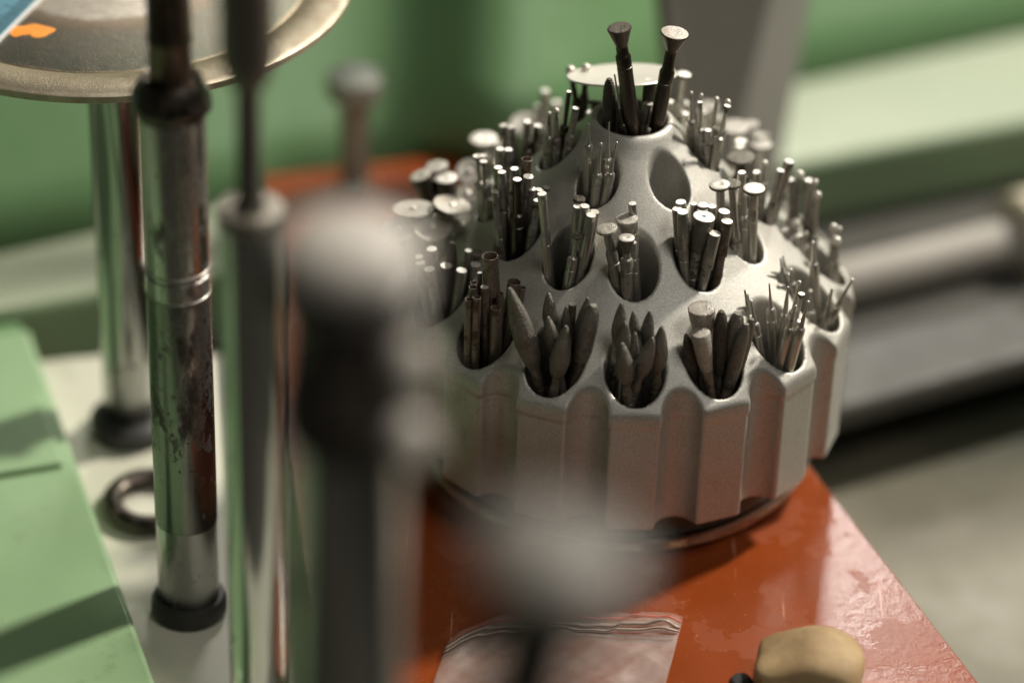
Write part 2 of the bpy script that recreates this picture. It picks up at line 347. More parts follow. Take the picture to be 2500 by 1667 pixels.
def misc_back():
    # grey bar behind the holder
    y = 124
    tl = aty(1624, 0, y + 8); tr = aty(1980, 0, y + 32); br = aty(1902, 425, y + 18); bl = aty(1668, 425, y - 6)
    def ext(a, b, z): return a + (b - a) * ((z - a[2]) / (b[2] - a[2]))
    L0, L1, R0_, R1 = ext(tl, bl, -30.1), ext(bl, tl, 190), ext(tr, br, -30.1), ext(br, tr, 190)
    o = tag(empty('grey_upright', ((L0[0] + R0_[0]) / 2, y, -30.1)), 'broad grey metal upright standing behind the bur holder', 'bracket')
    ox, oy, oz = (L0[0] + R0_[0]) / 2, y, -30.1
    P = [L0, R0_, R1, L1]; vs = []
    for dy in (0, 9): vs += [((p[0] - ox) * S, (p[1] - oy + dy) * S, (p[2] - oz) * S) for p in P]
    me = meshdata('plate', vs, [(0, 1, 2, 3), (7, 6, 5, 4), (0, 4, 5, 1), (1, 5, 6, 2), (2, 6, 7, 3), (3, 7, 4, 0)], M['bar'], False)
    pl = link('plate', me, o); bv = pl.modifiers.new('b', 'BEVEL'); bv.width = .002; bv.segments = 3
    vs = [((p[0] - ox + e_) * S, (p[1] - oy - .4) * S, (p[2] - oz) * S) for p, e_ in ((L0, -2.6), (L0, .2), (L1, .2), (L1, -2.6))]
    vs += [(a, b + .007, c) for a, b, c in vs]
    link('shade_strip', meshdata('shade_strip', vs, [(0, 1, 2, 3), (7, 6, 5, 4), (0, 4, 5, 1), (1, 5, 6, 2), (2, 6, 7, 3), (3, 7, 4, 0)], M['darkmetal'], False), o)  # dark strip painted in for the shaded left side of the upright
    # rod on the bed with cream sleeve
    z = -23.2
    a = atz(2058, 690, z); b = atz(2450, 594, z); d = (b - a); d /= np.linalg.norm(d)
    st = a - d * 150; q = axis_rot(d)
    r = tag(empty('guide_rod', (st[0], st[1], z), q), 'pale satin metal rod lying on the dark bed, ending in a cream sleeve', 'rod')
    L = np.linalg.norm(b - st) + 90
    lathe_obj('rod_shaft', [(0, 0), (6.4, 0), (6.6, .4), (6.6, L), (0, L)], M['bar2'], r, 32)
    s0 = np.linalg.norm(atz(2478, 590, z) - st)
    lathe_obj('sleeve', [(6.7, s0), (12.2, s0), (13.5, s0 + 1.5), (13.5, s0 + 60), (6.7, s0 + 60)], M['cream'], r, 32)
    # far pin with round white head, standing on the rear of the board
    hd = aty(866, 202, 112); p = tag(empty('round_head_pin', (hd[0], hd[1], 0)), 'blurred grey pin with a round pale head standing at the back of the orange board', 'pin')
    H = hd[2]
    lathe_obj('pin_shaft', [(0, .02), (4.2, .02), (4.2, 2), (3.3, 3), (3.3, 3.1), (4.0, 6), (4.0, H - 5), (0, H - 5)], M['pin'], p, 24)
    lathe_obj('pin_head', [(0, H - 6), (4.5, H - 6), (7.4, H - 3.5), (7.9, H), (7.4, H + 2.2), (4.8, H + 3.8), (0, H + 4.4)], M['pin'], p, 28)
misc_back()

def post_prof(z0, z1, r, grooves=()):
    p = [(0, z0), (r - .4, z0), (r, z0 + .6)]
    for g in grooves: p += [(r, g - .5), (r - .35, g - .3), (r - .35, g + .3), (r, g + .5)]
    return p + [(r, z1 - .6), (r - .5, z1), (0, z1)]
def posts():
    zs = -16
    def zat(px, py, x, y):     # height of the vertical line (x, y) seen at image row py
        lo, hi = -30., 430.
        for _ in range(50):
            m = (lo + hi) / 2; d = np.array([x, y, m]) - CAM; v = 833.5 - FPX * (d @ UP) / (d @ F_)
            if v > py: lo = m
            else: hi = m
        return lo
    # --- pitted post, nearly in focus
    b = atz(463, 1487, zs); x, y = b[0], b[1]; Z = lambda py: zat(0, py, x, y) - zs
    o = tag(empty('pitted_post', (x, y, zs)), 'pitted chrome post with black grommet and grimy collar, the sharpest of the left posts', 'post')
    h = Z(272)
    lathe_obj('shaft', post_prof(2, h, 7.05, (Z(708), Z(1258), Z(655))), M['post1'], o, 48)
    lathe_obj('grommet', [(0, .02), (8.4, .02), (8.8, 1), (8.8, 3.4), (8.0, 5.0), (7.1, 5.2)], M['black'], o, 36)
    h2 = Z(196)
    lathe_obj('collar', [(0, h + .05), (7.3, h + .05), (8.3, h + 1.5), (8.4, h + 3.5), (7.2, h + 6.5), (6.2, h + 8.2), (4.9, h2), (0, h2)], M['darkmetal'], o, 36, wob=.03)
    lathe_obj('neck', [(0, h2 + .05), (4.7, h2 + .05), (4.5, h2 + 9), (5.0, h2 + 10), (4.6, h2 + 11), (4.8, h2 + 30), (5.2, h2 + 32), (5.2, h2 + 70), (0, h2 + 70)], M['brownmetal'], o, 32)
    for i, zz in enumerate((Z(704), Z(644))):
        lathe_obj('wire_band', [(7.07, zz - .25), (7.2, zz - .15), (7.2, zz + .15), (7.07, zz + .25)], M['worn'], o, 48)
    # --- far post under the disc
    b = atz(322, 1050, zs); x, y = b[0], b[1]
    o = tag(empty('dull_post', (x, y, zs)), 'dull chrome post behind the others, rising to the underside of the lapping disc', 'post')
    lathe_obj('shaft', post_prof(2, 94 - zs, 6.7), M['post0'], o, 40)
    lathe_obj('grommet', [(0, .02), (9.4, .02), (10.2, 1), (10.2, 4.5), (8.4, 6.2), (6.8, 6.4)], M['black'], o, 32)
    o2 = lathe_obj('side_nut', [(0, 0), (2.2, 0), (3.0, 1.2), (2.6, 3.4), (0, 4.2)], M['rod'], o, 16)
    o2.location = (5.9 * S, -2.6 * S, 47 * S); o2.rotation_euler = (0, R_(90), R_(-15))
    # --- bright post 2
    t = atd(611, 505, 601); x, y = t[0], t[1]; h = t[2] - zs; Z = lambda py: zat(0, py, x, y) - zs
    o = tag(empty('bright_post', (x, y, zs)), 'bright chrome post with flat cap, thin dark rod rising from its top', 'post')
    lathe_obj('shaft', post_prof(0, h - 3.2, 6.25), M['post2'], o, 48)
    lathe_obj('top_cap', [(0, h - 3.1), (6.6, h - 3.1), (6.9, h - 2.6), (6.9, h - .9), (6.2, h), (0, h + .3)], M['bronze'], o, 40)
    z2 = Z(205)
    lathe_obj('plunger', [(0, h + .35), (3.4, h + .35), (2.5, h + 2), (2.35, z2), (0, z2)], M['tube'], o, 28)
    lathe_obj('upper_tube', [(0, z2 + .05), (3.6, z2 + .05), (5.1, z2 + 4), (5.4, z2 + 6), (5.4, z2 + 75), (0, z2 + 75)], M['tube'], o, 28)
    # --- near post 3: shaft, dark clamp knob, pale dome, two screws
    t = atd(853, 1063, 492); x, y = t[0], t[1]; h = t[2] - zs; Z = lambda py: zat(0, py, x, y) - zs
    o = tag(empty('clamp_post', (x, y, zs)), 'thick blurred chrome post in the foreground with dark clamp head and pale dome cap', 'post')
    lathe_obj('shaft', post_prof(0, h, 9.0), M['post3'], o, 48)
    zt_ = Z(652)
    lathe_obj('clamp_head', [(0, h + .05), (8, h + .05), (11.4, h + 2), (11.6, h + 8), (10.2, h + 10), (10.9, h + 11), (10.2, h + 12), (10.9, h + 13), (10.2, h + 14), (10.9, h + 15), (10.2, h + 16), (10.2, zt_ - 9), (11.6, zt_ - 7), (11.8, zt_ - 2), (9, zt_), (0, zt_)], M['head'], o, 40)
    lathe_obj('dome_cap', [(0, zt_ + .05), (10.4, zt_ + .05), (11.6, zt_ + 1.5), (11.5, zt_ + 3), (9.6, zt_ + 5.2), (5.6, zt_ + 6.6), (0, zt_ + 7)], M['dome'], o, 40)
    for zz, az in ((zt_ - 12.5, -38), (h + 4.6, -38)):
        s_ = lathe_obj('clamp_screw', [(0, 0), (3.9, 0), (4.4, .8), (4.4, 3.2), (3.2, 4.8), (0, 5.2)], M['dome'], o, 24)
        s_.location = (10.6 * math.cos(R_(az)) * S, 10.6 * math.sin(R_(az)) * S, zz * S); s_.rotation_euler = (0, R_(78), R_(az))
    s_ = lathe_obj('clamp_screw', [(0, 0), (2.5, 0), (3.0, .8), (3.0, 2.2), (2.2, 3.4), (0, 3.8)], M['darkmetal'], o, 20)
    s_.location = (-1 * S, -9.2 * S, (h + 8) * S); s_.rotation_euler = (R_(90), 0, 0)
    # --- nearest post 4, leaning a little, with flat round knob
    t = atd(1368, 1325, 385); d = np.array([.16, .03, .986]); d /= np.linalg.norm(d); base = t - d * ((t[2] - zs) / d[2])
    o = tag(empty('knob_post', base, axis_rot(d)), 'leaning dark post nearest the camera, topped by a blurred pale round knob', 'post')
    H = np.linalg.norm(t - base)
    lathe_obj('shaft', post_prof(1, H - 12, 6.0), M['head'], o, 36)
    lathe_obj('knob_stem', [(0, H - 11.9), (6.6, H - 11.9), (6.8, H - 8), (7.6, H - 4.1), (0, H - 4.1)], M['head'], o, 32)
    lathe_obj('knob', [(0, H - 4), (8.8, H - 4), (10.4, H - 3), (10.4, H - .6), (8.8, H + .6), (0, H + 1)], M['knob'], o, 40)
    # washer on the bench
    c = atz(372, 1240, zs)
    vs, fs = [], []; A, B, NU, NV = 9.6, 2.7, 48, 14
    for i in range(NU):
        for k in range(NV):
            a = 2 * math.pi * i / NU; bb = 2 * math.pi * k / NV; rr = A + B * math.cos(bb)
            vs.append((rr * math.cos(a) * S, rr * math.sin(a) * S, (B * .8 * math.sin(bb) + B * .8 + .02) * S))
            fs.append((i * NV + k, ((i + 1) % NU) * NV + k, ((i + 1) % NU) * NV + (k + 1) % NV, i * NV + (k + 1) % NV))
    wsh = link('washer', meshdata('washer', vs, fs, M['darkmetal'])); wsh.location = [c[0] * S, c[1] * S, zs * S]
    tag(wsh, 'dark rusty ring lying on the pale bench behind the pitted post', 'washer')
    # lapping disc
    zd = 98; cx, cy = -124.7, 44.0
    o = tag(empty('lapping_disc', (cx, cy, zd - 3.4)), 'worn round metal lapping disc lying level on top of the dull post', 'disc')
    lathe_obj('plate', [(0, 0), (57.9, 1.2), (58.4, 1.5), (58.4, 3.1), (58.0, 3.4), (48.2, 3.4), (47.9, 3.2), (47.6, 3.4), (0, 3.4)], M['disc'], o, 160)
    # paint blot: irregular thin disc
    pc = atz(76, 77, zd)
    rg = random.Random(4); n = 40; vs = [(0, 0, .35 * S)]
    for k in range(n):
        a = 2 * math.pi * k / n; rr = 1 + .12 * math.sin(2 * a + 1) + .10 * math.sin(5 * a) + .05 * rg.random()
        if abs(a - 4.5) < .35: rr *= .62
        vs.append((4.7 * rr * math.cos(a) * S, 3.4 * rr * math.sin(a) * S, .06 * S))
    pb = link('paint_blot', meshdata('paint_blot', vs, [(0, k + 1, (k + 1) % n + 1) for k in range(n)], M['orange']), o)
    pb.location = ((pc[0] - cx) * S, (pc[1] - cy) * S, 3.42 * S)
    # ruler lying across the disc corner
    a = atz(0, 104, zd + .1); b2 = atz(104, 0, zd + .1); d = b2 - a; d /= np.linalg.norm(d); nrm = np.array([-d[1], d[0], 0])
    o = tag(empty('ruler', (a[0], a[1], zd + .05)), 'blue steel ruler with black graduations resting on the lapping disc', 'ruler')
    def strip(name, s0, s1, w0, w1, z0, z1, mat):
        return prism(name, [tuple((d * s + nrm * w_)[:2]) for s, w_ in ((s0, w0), (s1, w0), (s1, w1), (s0, w1))], z0, z1, mat, o)
    strip('ruler_body', -40, 70, .9, 26, 0, .8, M['blue']); strip('bevel_edge', -40, 70, 0, .88, 0, .6, M['white'])
    for k in range(0, 46):
        s0 = -20 + k * 1.0; strip('tick', s0, s0 + .26, 1.2, 4.2 if k % 5 else 6.4, .82, .86, M['ink'])
posts()

def small_things():
    # resealable bag: crumpled clear sheet pair with seal ridges
    A = atz(1122, 1500); A2 = atz(1330, 1502); B = atz(1667, 1512); 
    tl, tr = atz(1118, 1512), atz(1668, 1514); dx = (tr - tl)[:2]; Wd = np.linalg.norm(dx); dx /= Wd; dy = np.array([dx[1], -dx[0]]); dy = dy if dy[1] < 0 else -dy
    dy = dy * .97 + dx * -.26
    o = tag(empty('zip_bag', (tl[0], tl[1], 0)), 'clear resealable plastic bag with a red seal line lying on the board', 'bag')
    def sheet(name, mat, z0, t0, t1, nu=70, nv=46, amp=1., wid=Wd, th=.06, x0=0):
        vs, fs = [], []
        for j in range(nv + 1):
            for i in range(nu + 1):
                u, v = x0 + wid * i / nu, t0 + (t1 - t0) * j / nv
                h = .5 * math.sin(u * .31 + v * .12) + .4 * math.sin(v * .5 - u * .17 + 1) + .25 * math.sin(u * .9 + v * .7) + .9
                edge = min(1, i / 4, (nu - i) / 4)
                h += 1.1 * (1 - abs(math.sin(u * .21 + v * .16 + .8))) ** 3 + .8 * (1 - abs(math.sin(u * .12 - v * .27 + 2))) ** 4 + 1.6 * max(0, 1 - math.hypot(u - Wd, v) / 9)
                wav = .75 * math.sin(u * .13 + .4) + .25 * math.sin(u * .37)
                p = dx * (u + (v * .02)) + dy * (v + (wav + .05 * max(0, 13 - u) ** 2) * (1 - v / 46))
                vs.append((p[0] * S, p[1] * S, (z0 + amp * h * (.35 + .65 * edge)) * S))
        for j in range(nv):
            for i in range(nu):
                a = j * (nu + 1) + i; fs.append((a, a + 1, a + nu + 2, a + nu + 1))
        ob = link(name, meshdata(name, vs, fs, mat), o); so = ob.modifiers.new('s', 'SOLIDIFY'); so.thickness = th * S
    sheet('bag_back', M['plastic'], .1, 0, 46, amp=.25)
    sheet('bag_front', M['plastic'], .7, 0, 46, amp=.8)
    sheet('red_line', M['red'], 1.05, 2.0, 2.35, 70, 1, .8, th=.1)
    sheet('seal_ridge', M['seal'], 1.15, 4.1, 4.9, 70, 2, .8, th=.3)
    sheet('seal_ridge', M['seal'], 1.15, 6.0, 6.5, 70, 2, .8, th=.3)
    # cream block
    l, r_ = atz(1822, 1667), atz(2094, 1667); c = (l + r_) / 2; 
    o = empty('cream_block', (c[0] + .6, c[1] + 3, 0))
    me = bpy.data.meshes.new('cream_block'); import bmesh
    bm = bmesh.new(); bmesh.ops.create_cube(bm, size=1)
    bmesh.ops.subdivide_edges(bm, edges=bm.edges[:], cuts=7, use_grid_fill=True)
    for v in bm.verts:
        p = v.co * 2; q = Vector([math.copysign(abs(t_) ** 1, t_) for t_ in p])
        ln = (abs(q.x) ** 3.6 + abs(q.y) ** 3.6 + abs(q.z) ** 3.6) ** (1 / 3.6); q = q / ln * 1.0
        skew = 1 - .18 * max(0, -q.x) * max(0, q.z)
        x, y, z = q.x * 11.8, q.y * 9.4, q.z * 7.4 * skew
        x += .35 * math.sin(y * .5 + z * .3); z += .4 * math.sin(x * .35 + 1)
        if q.z > .2 and q.x < -.1: z -= 3.0 * (-q.x) * q.z; 
        v.co = Vector((x, y, z + 8)) * S
    bm.to_mesh(me); bm.free(); me.materials.append(M['stone']); me.polygons.foreach_set('use_smooth', [True] * len(me.polygons))
    bpy.data.objects.remove(o); o = link('cream_block', me); sb = o.modifiers.new('ss', 'SUBSURF'); sb.levels = 1; sb.render_levels = 1
    o.location = ((c[0] + .6) * S, (c[1] - 5) * S, 0); o.rotation_euler = (0, 0, R_(-6))
    tag(o, 'rounded cream block with dark smudges at the lower edge of the board', 'block')
    c = atz(1806, 1692)
    o = lathe_obj('black_stub', [(0, .02), (2.6, .02), (2.8, .6), (2.7, 4), (2.1, 5), (0, 5.3)], M['black'], None, 24)
    o.location = (c[0] * S, (c[1] - 1) * S, 0); tag(o, 'small black rubber stub beside the cream block', 'stub')
small_things()

# ------------------------------------------------------------------ the bur holder: implicit solid, meshed with surface nets
AD, AC, AA = R_(2.62), R_(2.51), R_(-27.18)
RD, RC, RA = 46.0, 28.92, 16.04; HD, HC, HA, HT = 6.65, 5.5, 4.7, 7.95
_r = np.array([0, 8.2, 9.0, 9.6, 10.2, 11, 12.2, 14, 17, 20, 27, 34, 42, 50, 53, 58, 70.])
_z = np.array([89.5, 89.5, 89.3, 88.8, 88.0, 86.9, 85.4, 83.5, 80.4, 77.4, 70.0, 62.9, 55.9, 49.0, 46.0, 41.0, 29])
_rr = np.linspace(0, 70, 1401); _zz = np.interp(_rr, _r, _z)
kern = np.hanning(27); kern /= kern.sum(); _zs = np.convolve(np.pad(_zz, 13, mode='edge'), kern, 'valid')
_sl = 1 / np.sqrt(1 + np.gradient(_zs, _rr) ** 2)
def smax(a, b, k):
    h = np.maximum(k - np.abs(a - b), 0) / k; return np.maximum(a, b) + h * h * k * .25
def sdf(x, y, z):
    rho = np.sqrt(x * x + y * y); phi = np.arctan2(x, -y)
    idx = rho * 20; i0 = np.clip(idx.astype(np.int32), 0, 1399); fr = idx - i0
    zt = _zs[i0] * (1 - fr) + _zs[i0 + 1] * fr
    d = (z - zt) * _sl[i0]
    st = 2 * math.pi / 16
    fo = (phi - AD + st / 2) % st - st / 2; ff = (phi - AD) % st - st / 2
    side = rho * np.cos(fo) - 54.3
    cyl = 4.65 - np.sqrt((rho * np.cos(ff) - 54.9) ** 2 + (rho * np.sin(ff)) ** 2)
    side = smax(side, cyl, .95)
    side = side + .26 * np.clip((41.6 - z) / 1.0, 0, 1)
    d = smax(d, side, .75); d = smax(d, 12.5 - z, 1.2)
    d = smax(d, -np.maximum(rho - HT, 58 - z), .9)
    for n, a0, rr, h, fl, kk in ((6, AA, RA, HA, 50, .75), (12, AC, RC, HC, 36, .75), (16, AD, RD, HD, 20, .75)):
        s_ = 2 * math.pi / n; f = (phi - a0 + s_ / 2) % s_ - s_ / 2
        c = np.sqrt((rho * np.cos(f) - rr) ** 2 + (rho * np.sin(f)) ** 2) - h
        d = smax(d, -np.maximum(c, fl - z), kk)
    return d
def build_holder():
    h = .5; xs = np.arange(-56, 56.01, h, dtype=np.float32); zs = np.arange(7.2, 91.0, h, dtype=np.float32)
    nx, nz = len(xs), len(zs); V = np.empty((nx, nx, nz), np.float32)
    for i in range(0, nx, 25):
        X, Y, Z = np.meshgrid(xs[i:i + 25], xs, zs, indexing='ij'); V[i:i + 25] = sdf(X, Y, Z)
    ins = V < 0
    corners = [(i, j, k) for i in (0, 1) for j in (0, 1) for k in (0, 1)]
    sl = lambda a, i, j, k: a[i:nx - 1 + i, j:nx - 1 + j, k:nz - 1 + k]
    cnt = sum(sl(ins, *c).astype(np.int8) for c in corners)
    act = (cnt > 0) & (cnt < 8); idx = np.argwhere(act); vid = np.full(act.shape, -1, np.int32); vid[act] = np.arange(len(idx))
    acc = np.zeros((len(idx), 3)); num = np.zeros(len(idx))
    for a in corners:
        for ax in range(3):
            if a[ax]: continue
            b = list(a); b[ax] = 1
            va = V[tuple((idx + a).T)]; vb = V[tuple((idx + b).T)]; m = (va < 0) != (vb < 0)
            t = np.where(m, va / np.where(m, va - vb, 1), 0); p = np.array(a, float)[None].repeat(len(idx), 0); p[:, ax] += t
            acc[m] += p[m]; num[m] += 1
    P = (idx + acc / num[:, None]) * h + np.array([xs[0], xs[0], zs[0]])
    for _ in range(3):
        d = sdf(*P.T); e = .05
        g = np.stack([sdf(*(P + np.eye(3)[k] * e).T) - sdf(*(P - np.eye(3)[k] * e).T) for k in range(3)], 1) / (2 * e)
        st = (d / np.maximum((g ** 2).sum(1), .25))[:, None] * g; ln = np.linalg.norm(st, axis=1, keepdims=True)
        P -= st * np.minimum(1, .22 / np.maximum(ln, 1e-9))
    quads = []
    for ax in range(3):
        a = [slice(None)] * 3; b = [slice(None)] * 3; a[ax] = slice(0, -1); b[ax] = slice(1, None)
        ch = ins[tuple(a)] != ins[tuple(b)]; q = np.argwhere(ch)
        o1, o2 = [k for k in range(3) if k != ax]
        q = q[(q[:, o1] > 0) & (q[:, o2] > 0) & (q[:, o1] < V.shape[o1] - 1) & (q[:, o2] < V.shape[o2] - 1)]
        flip = ins[tuple(q.T)]
        def cell(d1, d2):
            c = q.copy(); c[:, o1] -= d1; c[:, o2] -= d2; return vid[tuple(c.T)]
        Q = np.stack([cell(1, 1), cell(0, 1), cell(0, 0), cell(1, 0)], 1)
        fl = flip if ax != 1 else ~flip
        Q[~fl] = Q[~fl][:, ::-1]; quads.append(Q)
    Q = np.concatenate(quads); Q = Q[(Q >= 0).all(1)]
    me = bpy.data.meshes.new('holder_body')
    me.vertices.add(len(P)); me.vertices.foreach_set('co', (P * S).astype(np.float32).ravel())
    me.loops.add(Q.size); me.loops.foreach_set('vertex_index', Q.astype(np.int32).ravel())
    me.polygons.add(len(Q)); me.polygons.foreach_set('loop_start', np.arange(0, Q.size, 4, dtype=np.int32))
    me.update(calc_edges=True); me.validate(); me.polygons.foreach_set('use_smooth', np.ones(len(me.polygons), bool))
    me.materials.append(M['alu']); print('holder quads', len(Q)); return me
HOLD = tag(empty('bur_holder', (0, 0, 0)), 'domed sand-blasted aluminium holder, fluted sides, drilled with tiers of round holes for burs', 'tool holder')
link('body', build_holder(), HOLD)
lathe_obj('base_ring', [(0, .02), (46.2, .02), (47.4, .8), (47.9, 2.2), (47.4, 3.6), (46.0, 4.4), (0, 4.4)], M['ring'], HOLD, 128)
lathe_obj('swivel_base', [(0, 4.45), (45.2, 4.45), (46.6, 5.4), (46.9, 7.2), (46.4, 12.2), (45, 12.7), (0, 12.7)], M['base'], HOLD, 128)

# ------------------------------------------------------------------ burs
def hole_xy(h):
    if h == 'T': return (0., 0.)
    n, a0, rr = {'A': (6, AA, RA), 'C': (12, AC, RC), 'D': (16, AD, RD)}[h[0]]
    a = a0 + int(h[1:]) * 2 * math.pi / n; return (rr * math.sin(a), -rr * math.cos(a))
def head_profiles(kind, hr, hl, sr):
    """returns (head profile, head start z below tip, neck profile to collar) in mm measured down from the tip (z=0 top)"""
    if kind == 'ball':       # small ball on a long tapering neck
        return [(0, -2 * hr), (hr * .45, -2 * hr), (hr * .85, -1.6 * hr), (hr, -hr), (hr * .82, -.4 * hr), (hr * .45, -.08 * hr), (0, 0)], 1.95 * hr, hr * .5
    if kind == 'needle':     # fine tapered point
        return [(0, -hl * .75), (hr * 1.5, -hl * .75), (hr, -hl * .4), (hr * .75, -.5), (hr * .6, -.1), (0, 0)], hl * .75, hr * 1.5
    if kind == 'wheel':
        return [(0, -1.3), (hr * .35, -1.3), (hr * .55, -.95), (hr * .97, -.62), (hr, -.42), (hr * .97, -.1), (hr * .9, 0), (hr * .35, .03), (0, .0)], 1.25, min(sr, hr * .42)
    if kind == 'invcone':
        return [(0, -hl), (min(sr * .8, hr * .5), -hl), (hr * .98, -.45), (hr, -.25), (hr * .95, 0), (0, .02)], hl - .02, min(sr * .8, hr * .5)
    if kind == 'cyl':
        return [(0, -hl), (hr * .96, -hl), (hr, -hl + .2), (hr, -.15), (hr * .93, 0), (0, .02)], hl - .02, min(hr * .9, sr)
    if kind == 'drum':
        return [(0, -hl), (hr * .62, -hl), (hr * .8, -hl * .75), (hr * .93, -hl * .4), (hr, -.2), (hr * .95, 0), (0, .03)], hl - .02, hr * .62
    if kind == 'flame':
        return [(0, -hl), (sr * .8, -hl), (hr * .78, -hl * .88), (hr, -hl * .68), (hr * .97, -hl * .55), (hr * .78, -hl * .34), (hr * .5, -hl * .16), (hr * .28, -hl * .05), (hr * .14, -.12), (0, 0)], hl - .02, sr * .8
    if kind == 'round':
        return [(0, -hl), (hr * .8, -hl), (hr, -hl * .8), (hr, -hl * .4), (hr * .9, -hl * .22), (hr * .68, -hl * .09), (hr * .38, -.3), (0, 0)], hl - .02, sr * .9
def bur(kind, tx, ty, bx, by, hole, d, hr, desc, mat='steel', head=None, nl=None, sr=1.13, hl=None, dt=0., L=34):
    hx, hy = hole_xy(hole)
    T = aty(tx, ty, hy + d + dt); B = aty(bx, by, hy + d); ax = T - B; ax = ax / np.linalg.norm(ax)
    foot = T - ax * L
    name = {'ball': 'ball_bur', 'needle': 'needle_bur', 'wheel': 'wheel_bur', 'invcone': 'inverted_cone_bur', 'cyl': 'cylinder_bur', 'drum': 'drum_bur', 'flame': 'flame_bur', 'round': 'round_nose_bur', 'tube': 'hollow_core_bur'}[kind]
    o = tag(empty(name, foot, axis_rot(ax)), desc, 'bur', 'burs standing in the holder')
    head = head or {'ball': 'cap', 'needle': 'steel', 'wheel': 'cap', 'invcone': 'cap', 'cyl': 'cap', 'drum': 'grit', 'flame': 'grit', 'round': 'grit', 'tube': 'brown'}[kind]
    if kind == 'tube':
        hl = hl or 9.; w_ = .16
        lathe_obj('tube_head', [(sr, L - hl), (hr, L - hl), (hr, L - .05), (hr - .05, L), (hr - w_, L), (hr - w_ - .03, L - .06), (hr - w_, L - 3.5), (0, L - 3.5)], M[head], o, 22)
        lathe_obj('shank', [(0, 0), (sr, 0), (sr, L - hl - .02), (0, L - hl - .02)], M[mat], o, 16); return o
    hl = hl or {'ball': 0, 'needle': 6, 'wheel': 1.3, 'invcone': 3.2, 'cyl': 6, 'drum': 6, 'flame': 11, 'round': 12}[kind]
    seg = 12 if hr < 1 else 22
    if kind == 'cyl':            # flat end paler than the shank, window light in its colour
        lathe_obj('head', [(0, L - hl), (hr * .96, L - hl), (hr, L - hl + .25), (hr, L - .2), (hr * .94, L - .03), (0, L)], M[head if head != 'cap' else mat], o, seg)
        lathe_obj('end_face', [(hr * .93, L - .02), (hr * .9, L + .05), (0, L + .07)], M['cap'], o, seg)
        hb, nr = hl - .02, min(hr * .88, sr)
    elif kind in ('wheel', 'invcone', 'drum'):
        p, hb, nr = head_profiles(kind, hr, hl, sr)
        lathe_obj('head', [(a, b + L) for a, b in p], M['dark' if mat == 'dark' and kind != 'wheel' else ('grit' if head == 'cap' else head)], o, 30)
        lathe_obj('end_face', [(hr * .93, L + .005), (hr * .88, L + .06), (hr * .25, L + .07), (hr * .18, L + .02), (0, L + .03)], M[head], o, 30)
    else:
        p, hb, nr = head_profiles(kind, hr, hl, sr)
        lathe_obj('head', [(a, b + L) for a, b in p], M[head], o, seg)
    if nl is None: nl = {'ball': 7, 'needle': 6.5, 'wheel': 8, 'invcone': hl + 5, 'cyl': hl + .4, 'drum': hl + 4, 'flame': hl + 2, 'round': hl + 1}[kind]
    c = L - max(nl, hb + .3)
    pr = [(0, 0), (sr, 0), (sr, c - 3.2), (sr * .93, c - 3.1), (sr * .93, c - 2.7), (sr, c - 2.6), (sr, c - .5), (sr * .9, c - .1), (max(nr * 1.25, sr * .55) if kind in ('ball', 'needle') else nr, c + .25), (nr, L - hb), (0, L - hb)]
    lathe_obj('shank', pr, M[mat], o, 18); return o
#BURS
HP = {'T': 'in the wide top hole', 'A0': 'in the upper hole left of the empty one', 'A2': 'in the upper hole right of the empty one', 'A-1': 'in the upper left hole', 'A-2': 'in the upper hole at the back left',
      'A3': 'in the upper hole at the back right', 'C0': 'in the front hole of the middle tier', 'C1': 'in the middle-tier hole below the empty one', 'C2': 'in the middle-tier hole at the right', 'C3': 'in the far right middle-tier hole',
      'C-1': 'in the middle-tier hole left of front', 'C-2': 'in the shaded left middle-tier hole', 'C-3': 'in the middle-tier hole at the far left', 'C-4': 'in the middle-tier hole at the back left', 'C5': 'in the rear middle-tier hole',
      'C4': 'in the back right middle-tier hole', 'D0': 'in the front hole of the lowest tier', 'D1': 'in the lowest-tier hole right of front', 'D2': 'in the lowest-tier hole at the right', 'D3': 'in the far right lowest-tier hole',
      'D4': 'in the lowest-tier hole behind the right edge', 'D6': 'in the lowest-tier hole at the back right', 'D7': 'in the hindmost lowest-tier hole at the right', 'D-1': 'in the lowest-tier hole left of front', 'D-2': 'in the shaded hole of tubes',
      'D-3': 'in the lowest-tier hole at the left edge', 'D-4': 'in the lowest-tier hole behind the left edge', 'D-5': 'in the far back left lowest-tier hole', 'D-6': 'in the lowest-tier hole at the back left', 'D-7': 'in the hindmost lowest-tier hole at the left'}
def B(h, kind, tx, ty, bx, by, d, hr, desc, *a, **k):
    bur(kind, tx, ty, bx, by, h, d, hr, desc + ' ' + HP[h], *a, **k)
# --- top hole
B('T', 'invcone', 1512, 67, 1547, 329, -4.6, 2.75, 'dark tall inverted-cone bur, the left of two,', 'dark', head='grit_dark', hl=4.6, nl=6.8, sr=1.75, L=52)
B('T', 'invcone', 1648, 80, 1606, 291, -2.2, 3.25, 'dark tall inverted-cone bur, bright-topped, leaning right', 'dark', head='grit_pale', hl=4.4, nl=9.5, sr=1.75, L=52)
B('T', 'round', 1487.5, 190, 1487, 318, -2.0, 1.55, 'dark blunt rough-coated stick', 'dark', head='grit_dark', hl=15, sr=1.2)
B('T', 'needle', 1500, 181, 1524, 329, -4.8, .24, 'thin dark pointed bur between stick and tall bur', 'dark', nl=13, hl=12)
B('T', 'cyl', 1587, 200, 1578, 290, 2.8, 1.45, 'plain dark shank standing under the thin disc', 'dark', head='grit_dark', hl=5)
B('T', 'cyl', 1583, 252, 1571, 305, .5, 1.15, 'short flat-ended bur with pale end', hl=5)
B('T', 'ball', 1584, 312, 1585, 335, -5.4, .5, 'tiny ball bur barely clearing the front rim', nl=5)
